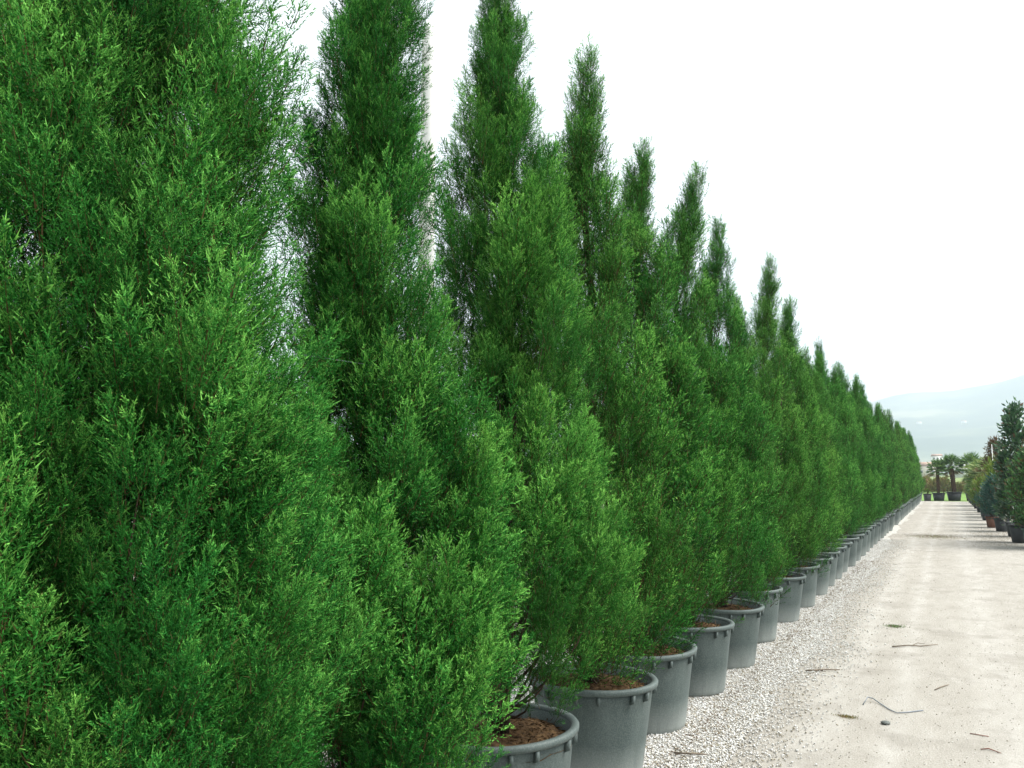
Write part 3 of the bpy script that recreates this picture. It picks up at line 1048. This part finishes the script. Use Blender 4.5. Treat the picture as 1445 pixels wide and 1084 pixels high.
def leafy(loc, h, width, shape, n, leaf, lw, mat, potr, poth, potmat_, name, label, cat, group, seed, updir=0.7, brown=0.15, stems=5, clumps=40):
    """shrub: stems, and leaves gathered on twigs through the crown's volume"""
    r_ = np.random.default_rng(seed)
    root = empty(name, loc)
    small_pot(root, potr, poth, potmat_)
    nc = clumps
    u = (np.arange(nc) + r_.random(nc)) / nc
    z = poth + 0.08 + (h - poth - 0.08) * u
    rad = width * np.interp(u, *shape)
    th = np.arange(nc) * 2.4 + r_.normal(size=nc) * 0.5
    rr = rad * np.sqrt(r_.uniform(0.1, 1, nc))
    cp = np.stack([rr * np.cos(th), rr * np.sin(th), z], 1)
    mb = MB()
    mb.add(*tube([(0, 0, poth * 0.85), (0.01, 0.02, h * 0.5), (0, 0, h * 0.97)], [0.025, 0.016, 0.004], 7))
    for i in range(nc):
        b = np.array([0, 0, max(poth * 0.9, cp[i, 2] - 0.2 - rr[i] * 0.8)])
        mb.add(*tube([b, b * 0.4 + cp[i] * 0.6 - np.array([0, 0, 0.03]), cp[i]], [0.008, 0.006, 0.003], 5))
    mb.build('stem', M['bark'], root, True)
    ci = r_.integers(0, nc, n)
    off = r_.normal(size=(n, 3)) * np.array([0.5, 0.5, 0.62]) * (0.30 * width + 0.05)
    P = cp[ci] + off * 0.62
    out_ = unit(off + cp[ci] * np.array([0.5, 0.5, 0]) + np.array([0, 0, updir * 0.3]))
    D = unit(out_ + r_.normal(size=(n, 3)) * 0.6 + np.array([0, 0, updir * 0.4]))
    Q = diamonds(P, D, leaf * r_.uniform(0.6, 1.15, n), lw * r_.uniform(0.8, 1.2, n), r_, 0.5)
    A = np.stack([np.clip(r_.random(n) * 0.6 + 0.4 * u[ci] * r_.random(n), 0, 1), r_.random(n), (r_.random(n) < brown) * 0.9], 1)
    leaf_obj('crown', Q, A, mat, root)
    return tag(root, label, cat, group)


CONE = ([0, 0.15, 0.4, 0.7, 0.9, 1], [0.7, 1.0, 0.85, 0.55, 0.36, 0.12])
BALL = ([0, 0.2, 0.5, 0.8, 1], [0.5, 0.9, 1.0, 0.8, 0.35])
GR = 'potted plants lined up along the right of the track'
leafy((1.52, 20.9, 0), 2.08, 0.44, BALL, 4600, 0.11, 0.042, M['bush'], 0.24, 0.42, M['greenpot'], 'potted_magnolia', 'bushy magnolia with brownish leaves in the nearest pot on the right', 'shrub', GR, 21, 0.6, 0.14)
leafy((1.86, 21.3, 0), 2.9, 0.6, CONE, 6500, 0.11, 0.042, M['magnolia'], 0.24, 0.42, M['greenpot'], 'potted_magnolia', 'dark magnolia cut off by the right border, in a greenish pot', 'shrub', GR, 22, 0.6, 0.2)
leafy((1.36, 22.5, 0), 3.1, 0.48, CONE, 3000, 0.14, 0.055, M['magnolia'], 0.24, 0.42, M['blackpot'], 'potted_magnolia', 'tallest dark glossy magnolia with a loose pointed top against the sky', 'shrub', GR, 23, 0.8, 0.08, 5, 46)
leafy((1.36, 24.6, 0), 2.1, 0.42, BALL, 2600, 0.11, 0.045, M['magnolia'], 0.2, 0.36, M['blackpot'], 'potted_magnolia', 'lower dark magnolia left of and behind the tallest one', 'shrub', GR, 24, 0.6, 0.2)
leafy((1.18, 26.6, 0), 1.40, 0.46, BALL, 3600, 0.17, 0.02, M['blue'], 0.2, 0.36, M['blackpot'], 'potted_shrub', 'blue green fine leaved shrub in black pot beside the dark magnolias', 'shrub', GR, 25, 0.9, 0.04)
leafy((1.0, 28.3, 0), 1.12, 0.36, BALL, 2400, 0.16, 0.02, M['blue'], 0.17, 0.32, M['terracotta'], 'potted_shrub', 'blue green shrub in a reddish pot, nearest the track', 'shrub', GR, 26, 0.9, 0.04)
leafy((1.35, 30.2, 0), 1.9, 0.48, BALL, 3000, 0.22, 0.02, M['yellow'], 0.2, 0.34, M['blackpot'], 'potted_shrub', 'feathery yellow green shrub behind the blue green ones', 'shrub', GR, 27, 1.2, 0.05)
leafy((1.02, 32.6, 0), 1.35, 0.40, BALL, 2000, 0.2, 0.022, M['yellow'], 0.19, 0.33, M['blackpot'], 'potted_shrub', 'low yellow green shrub in front of the feathery one, beside the track', 'shrub', GR, 28, 1.2, 0.08)
leafy((1.45, 34.5, 0), 2.75, 0.50, CONE, 3200, 0.16, 0.03, M['dry'], 0.2, 0.34, M['blackpot'], 'potted_shrub', 'brown leaved upright shrub behind the white stake', 'shrub', GR, 29, 0.6, 0.5)


def palm(loc, trunk_h, tr, nf, fan_r, mat, potr, poth, pmat, label, group, seed, skirt=0, droop=0.25, bend=0.0):
    r_ = np.random.default_rng(seed)
    root = empty('potted_palm', loc)
    small_pot(root, potr, poth, pmat)
    z1 = poth * 0.85 + trunk_h
    mb = MB()
    zz = np.linspace(poth * 0.85, z1, 26)
    rad = tr * (1 + 0.22 * np.tile([1, 0.0], 13)) * np.linspace(0.85, 1.15, 26)
    mb.add(*tube(np.stack([bend * ((zz - poth) / trunk_h) ** 2, np.zeros(26), zz], 1), rad, 11))
    # fibre and old leaf stubs
    for k in range(46):
        a = k * 2.4; z = poth + trunk_h * (0.08 + 0.9 * k / 46)
        o_ = np.array([math.cos(a), math.sin(a), 0])
        c0 = np.array([bend * ((z - poth) / trunk_h) ** 2, 0, z])
        mb.add(*tube([c0 + o_ * tr * 0.8, c0 + o_ * (tr * 1.35) + np.array([0, 0, 0.05])], [0.016, 0.006], 4))
    mb.build('trunk', M['palmtrunk'], root, False)
    Qs, As = [], []
    top = np.array([bend, 0, z1])
    stems = MB()
    for k in range(nf):
        a = k * 2.4 + r_.normal() * 0.2
        el = R(80 - 105 * (k / nf) ** 1.1 + r_.normal() * 6)
        d = np.array([math.cos(a) * math.cos(el), math.sin(a) * math.cos(el), math.sin(el)])
        pl = fan_r * r_.uniform(0.7, 1.0)
        hub = top + d * pl + np.array([0, 0, -0.08 * (1 - math.sin(el))])
        stems.add(*tube([top - np.array([0, 0, 0.05]), top + d * pl * 0.5, hub], [0.012, 0.009, 0.006], 4))
        nrm = unit(np.cross(d, np.cross(np.array([0, 0, 1.0]), d) + 1e-4) + r_.normal(size=3) * 0.2)
        sd = unit(np.cross(d, nrm))
        nl = 19
        an = np.linspace(-1.9, 1.9, nl)
        D = d[None] * np.cos(an)[:, None] + sd[None] * np.sin(an)[:, None] + np.array([0, 0, -droop])[None] * r_.uniform(0.4, 1.2, nl)[:, None]
        ln = fan_r * 0.82 * (0.75 + 0.25 * np.cos(an)) * r_.uniform(0.85, 1.1, nl)
        Qs.append(diamonds(np.repeat(hub[None], nl, 0), D, ln, fan_r * 0.10, r_, 0.55))
        old = k > nf - skirt
        As.append(np.stack([r_.uniform(0.1, 1, nl), np.full(nl, r_.random()), np.full(nl, 0.85 if old else 0.0)], 1))
    stems.build('leaf_stalk', M['palmtrunk'] if skirt > 30 else mat, root, True).data.materials[0] = M['deadgreen']
    leaf_obj('crown', np.concatenate(Qs), np.concatenate(As), mat, root)
    return tag(root, label, 'palm', group)


M['deadgreen'] = simple('leaf_stalk', [(0.3, (0.08, 0.11, 0.04)), (0.7, (0.15, 0.17, 0.07))], 12, 0.7)
GP = 'fan palms in dark pots across the end of the track'
palm((-0.70, 54.3, 0), 1.42, 0.075, 36, 0.42, M['palm'], 0.34, 0.46, M['blackpot'], 'thin trunked fan palm, leftmost of those across the end of the track', GP, 31, 4)
palm((0.10, 54.6, 0), 1.55, 0.115, 38, 0.50, M['palm'], 0.40, 0.52, M['blackpot'], 'thick shaggy trunked fan palm in the centre at the end of the track', GP, 32, 6, bend=-0.12)
palm((1.02, 54.9, 0), 1.62, 0.12, 38, 0.52, M['palm'], 0.36, 0.50, M['blackpot'], 'fan palm rightmost of the three across the end of the track', GP, 33, 5)
palm((1.15, 46.5, 0), 1.15, 0.09, 34, 0.55, M['palepalm'], 0.24, 0.38, M['blackpot'], 'pale yellow green palm leaning over the track before the far palms', GR, 34, 3, 0.45)
palm((1.32, 41.5, 0), 1.05, 0.09, 34, 0.58, M['palepalm'], 0.24, 0.38, M['greenpot'], 'pale drooping palm right of the thin white stake', GR, 35, 3, 0.5)
palm((1.50, 37.5, 0), 1.30, 0.11, 36, 0.50, M['palepalm'], 0.24, 0.38, M['blackpot'], 'pale palm with dry brown lower leaves before the brown shrub', GR, 36, 16, 0.5)
leafy((-1.28, 53.6, 0), 0.62, 0.18, BALL, 300, 0.1, 0.03, M['yellow'], 0.22, 0.42, M['blackpot'], 'potted_shrub', 'tiny shrub in a dark pot at the far end, left of the palms', 'shrub', None, 37, clumps=10)
# low plants in pots filling the far right edge
lows = [(1.05, 35.2, 'yellow', 1.05), (1.10, 37.0, 'bush', 1.2), (1.02, 39.0, 'yellow', 1.1), (1.08, 41.0, 'palepalm', 1.15), (1.00, 43.2, 'bush', 1.25),
        (1.02, 45.2, 'palepalm', 1.0), (0.98, 47.4, 'bush', 1.15), (0.95, 49.6, 'palepalm', 1.2), (0.92, 51.6, 'bush', 1.1)]
for i, (x, y, mt, hh) in enumerate(lows):
    leafy((x, y, 0), hh, 0.34, BALL, 900, 0.17, 0.03, M[mt], 0.19, 0.36, M['blackpot' if i % 3 else 'greenpot'], 'potted_shrub', 'small light green potted shrub at the far right edge of the track', 'shrub', 'small potted shrubs at the far right edge', 200 + i, 0.9, 0.05, clumps=16)
# stakes
for (x, y, h, lb) in ((1.22, 30.9, 2.55, 'tall thin white stake standing among the shrubs left of the magnolias'), (1.05, 43.5, 2.05, 'short pale stake among the far pale palms')):
    mb = MB()
    mb.add(*tube([(0, 0, 0), (0.005, 0, h * 0.5), (0, 0.01, h)], [0.011, 0.010, 0.009], 8))
    o = mb.build('stake', M['white'], None, True)
    o.location = (x, y, 0)
    tag(o, lb, 'stake')

# ------------------------------------------------------------------ beyond the track
def hedge(name, x0, x1, y, h, depth, mat, label, seed, n):
    r_ = np.random.default_rng(seed)
    root = empty(name, ((x0 + x1) / 2, y, 0))
    w = x1 - x0
    P = np.stack([r_.uniform(-w / 2, w / 2, n), r_.normal(size=n) * depth * 0.35, np.zeros(n)], 1)
    hx = h * (0.72 + 0.18 * np.sin(P[:, 0] * 1.7 + seed) + 0.14 * np.sin(P[:, 0] * 4.1) + 0.1 * np.sin(P[:, 0] * 9))
    P[:, 2] = hx * r_.random(n) ** 0.8
    D = np.stack([r_.normal(size=n) * 0.6, r_.normal(size=n) * 0.6, r_.random(n) + 0.4], 1)
    Q = diamonds(P, D, r_.uniform(0.15, 0.35, n), 0.05, r_)
    A = np.stack([r_.random(n), 0.5 + 0.5 * np.sin(P[:, 0] * 1.1 + seed), (r_.random(n) < 0.25) * 0.9], 1)
    leaf_obj('foliage', Q, A, mat, root)
    mb = MB()
    for k in range(int(w * 1.5)):
        x = -w / 2 + w * (k + r_.random()) / int(w * 1.5)
        mb.add(*tube([(x, 0, 0), (x + r_.normal() * 0.1, r_.normal() * 0.1, h * 0.7)], [0.03, 0.01], 5))
    mb.build('stem', M['bark'], root)
    return tag(root, label, 'hedge')


hedge('hedge', -9, 1.0, 76, 1.35, 1.6, M['hedge'], 'olive brown hedge beyond the lawn, left half', 41, 14000)
hedge('hedge', 1.0, 14, 74, 1.7, 1.6, M['yellow'], 'lighter yellow green hedge beyond the lawn, right of the brown one', 42, 14000)


def house(loc, w, d, h, rh, wall, roof, label, rz=0, wins=2, gable=True, floors=1):
    root = empty('house', loc, rz)
    mb = MB()
    mb.add(*box(-w / 2, w / 2, -d / 2, d / 2, 0, h))
    wl = mb.build('wall', wall, root)
    mb = MB()
    e = 0.4
    V = [(-w / 2 - e, -d / 2 - e, h + .003), (w / 2 + e, -d / 2 - e, h + .003), (w / 2 + e, d / 2 + e, h + .003), (-w / 2 - e, d / 2 + e, h + .003),
         (-w / 2 + (0 if gable else d / 2), 0, h + rh), (w / 2 - (0 if gable else d / 2), 0, h + rh)]
    mb.add(V, [np.array([(0, 1, 5, 4), (2, 3, 4, 5), (3, 2, 1, 0)]), np.array([(1, 2, 5), (3, 0, 4)])])
    mb.build('roof', roof, root)
    for fl in range(floors):
        for k in range(wins):
            x = -w / 2 + w * (k + 0.5) / wins
            z = h * (fl + 0.35) / floors
            mb = MB()
            mb.add(*box(x - 0.55, x + 0.55, -d / 2 - 0.05, -d / 2 + 0.02, z, z + 1.3))
            f = mb.build('window', M['white'], root)
            mb = MB()
            mb.add(*box(x - 0.45, x + 0.45, -d / 2 - 0.07, -d / 2 - 0.045, z + 0.1, z + 1.2))
            mb.build('pane', M['pane'], f)
    return tag(root, label, 'house')


house((-9.6, 400, 0), 7.0, 7, 4.6, 1.9, M['cream'], M['rooftile'], 'pinkish house with tiled roof left of the palms', 0.2, 3)
house((3.8, 350, 0), 5.6, 6, 4.2, 0.7, M['white'], M['white'], 'low white building between the two right fan palms', 0.0, 3)
house((-7.6, 600, 0), 6, 8, 12.6, 1.5, M['white'], M['rooftile'], 'tall white house rising behind the leftmost fan palm', 0.1, 3, True, 4)

# ------------------------------------------------------------------ hills
def hills():
    ny, nx = 60, 160
    X = np.linspace(-4200, 3800, nx); Y = np.linspace(1500, 4600, ny)
    XX, YY = np.meshgrid(X, Y)
    # ridge line as elevation tangent against direction
    d = XX / YY
    tan = np.interp(d, [-1.3, -0.6, -0.25, -0.1, -0.063, -0.024, 0.01, 0.043, 0.073, 0.12, 0.3, 0.9], [0.03, 0.04, 0.055, 0.078, 0.086, 0.089, 0.090, 0.095, 0.103, 0.118, 0.13, 0.09])
    rise = np.clip((YY - 1500) / 1900, 0, 1)
    shape = rise ** 1.25
    rdg = np.where(YY < 3400, shape, np.clip(1 - (YY - 3400) / 1800, 0, 1))
    rough = 9 * np.sin(XX / 190 + YY / 260) + 6 * np.sin(XX / 83 - YY / 120) + 3.5 * np.sin(XX / 37 + YY / 61)
    Z = tan * 3400 * rdg + rough * np.clip(rise * 3, 0, 1) * 0.8 - 3
    V = np.stack([XX, YY, Z], -1).reshape(-1, 3)
    i = np.arange(ny - 1)[:, None] * nx; j = np.arange(nx - 1)[None, :]
    q = np.stack([i + j, i + j + 1, i + nx + 1 + j, i + nx + j], -1).reshape(-1, 4)
    m, t, b, o = new_mat('hillside')
    co = objco(t)
    n1_ = noise(t, co, 0.0035, 7, 0.65)
    col = ramp(t, n1_, [(0.30, (0.025, 0.045, 0.045)), (0.48, (0.05, 0.07, 0.065)), (0.56, (0.09, 0.11, 0.08)), (0.68, (0.19, 0.19, 0.13))])
    t.links.new(col, b.inputs['Base Color'])
    b.inputs['Roughness'].default_value = 1.0
    b.inputs['Specular IOR Level'].default_value = 0.0
    o = link('hills', mesh_np('hills', V, [q], None, True), m)
    o['kind'] = 'structure'
    return Z, X, Y


Zh, Xh, Yh = hills()


def hill_z(x, y):
    i = int(np.clip(np.searchsorted(Yh, y), 1, len(Yh) - 1)); j = int(np.clip(np.searchsorted(Xh, x), 1, len(Xh) - 1))
    return float(Zh[i, j])


for (x, y, w, lb) in ((-70, 2500, 13, 'white farmhouse on the hazy hillside above the end of the cypress row'), (38, 2520, 12, 'white farmhouse on the hazy hillside above the fan palms')):
    house((x, y, hill_z(x, y) - 4), w, 8, 8, 2.4, M['white'], M['rooftile'], lb, 0.1, 4, True, 2)

# ------------------------------------------------------------------ haze
mb = MB()
mb.add(*box(-6100, 6100, -3100, 5200, -5.0, 480))
m = bpy.data.materials.new('haze')
m.use_nodes = True
t = m.node_tree
t.nodes.clear()
o = t.nodes.new('ShaderNodeOutputMaterial')
v = t.nodes.new('ShaderNodeVolumePrincipled')
v.inputs['Color'].default_value = (0.64, 0.72, 0.81, 1)
v.inputs['Density'].default_value = 0.00047
v.inputs['Anisotropy'].default_value = 0.2
t.links.new(v.outputs[0], o.inputs['Volume'])
hz = mb.build('haze', m)
tag(hz, 'thin pale haze that fades the far hills', None, None, 'stuff')
print('scene built', time.time() - t0, sum(len(o.data.polygons) for o in bpy.data.objects if o.type == 'MESH'))
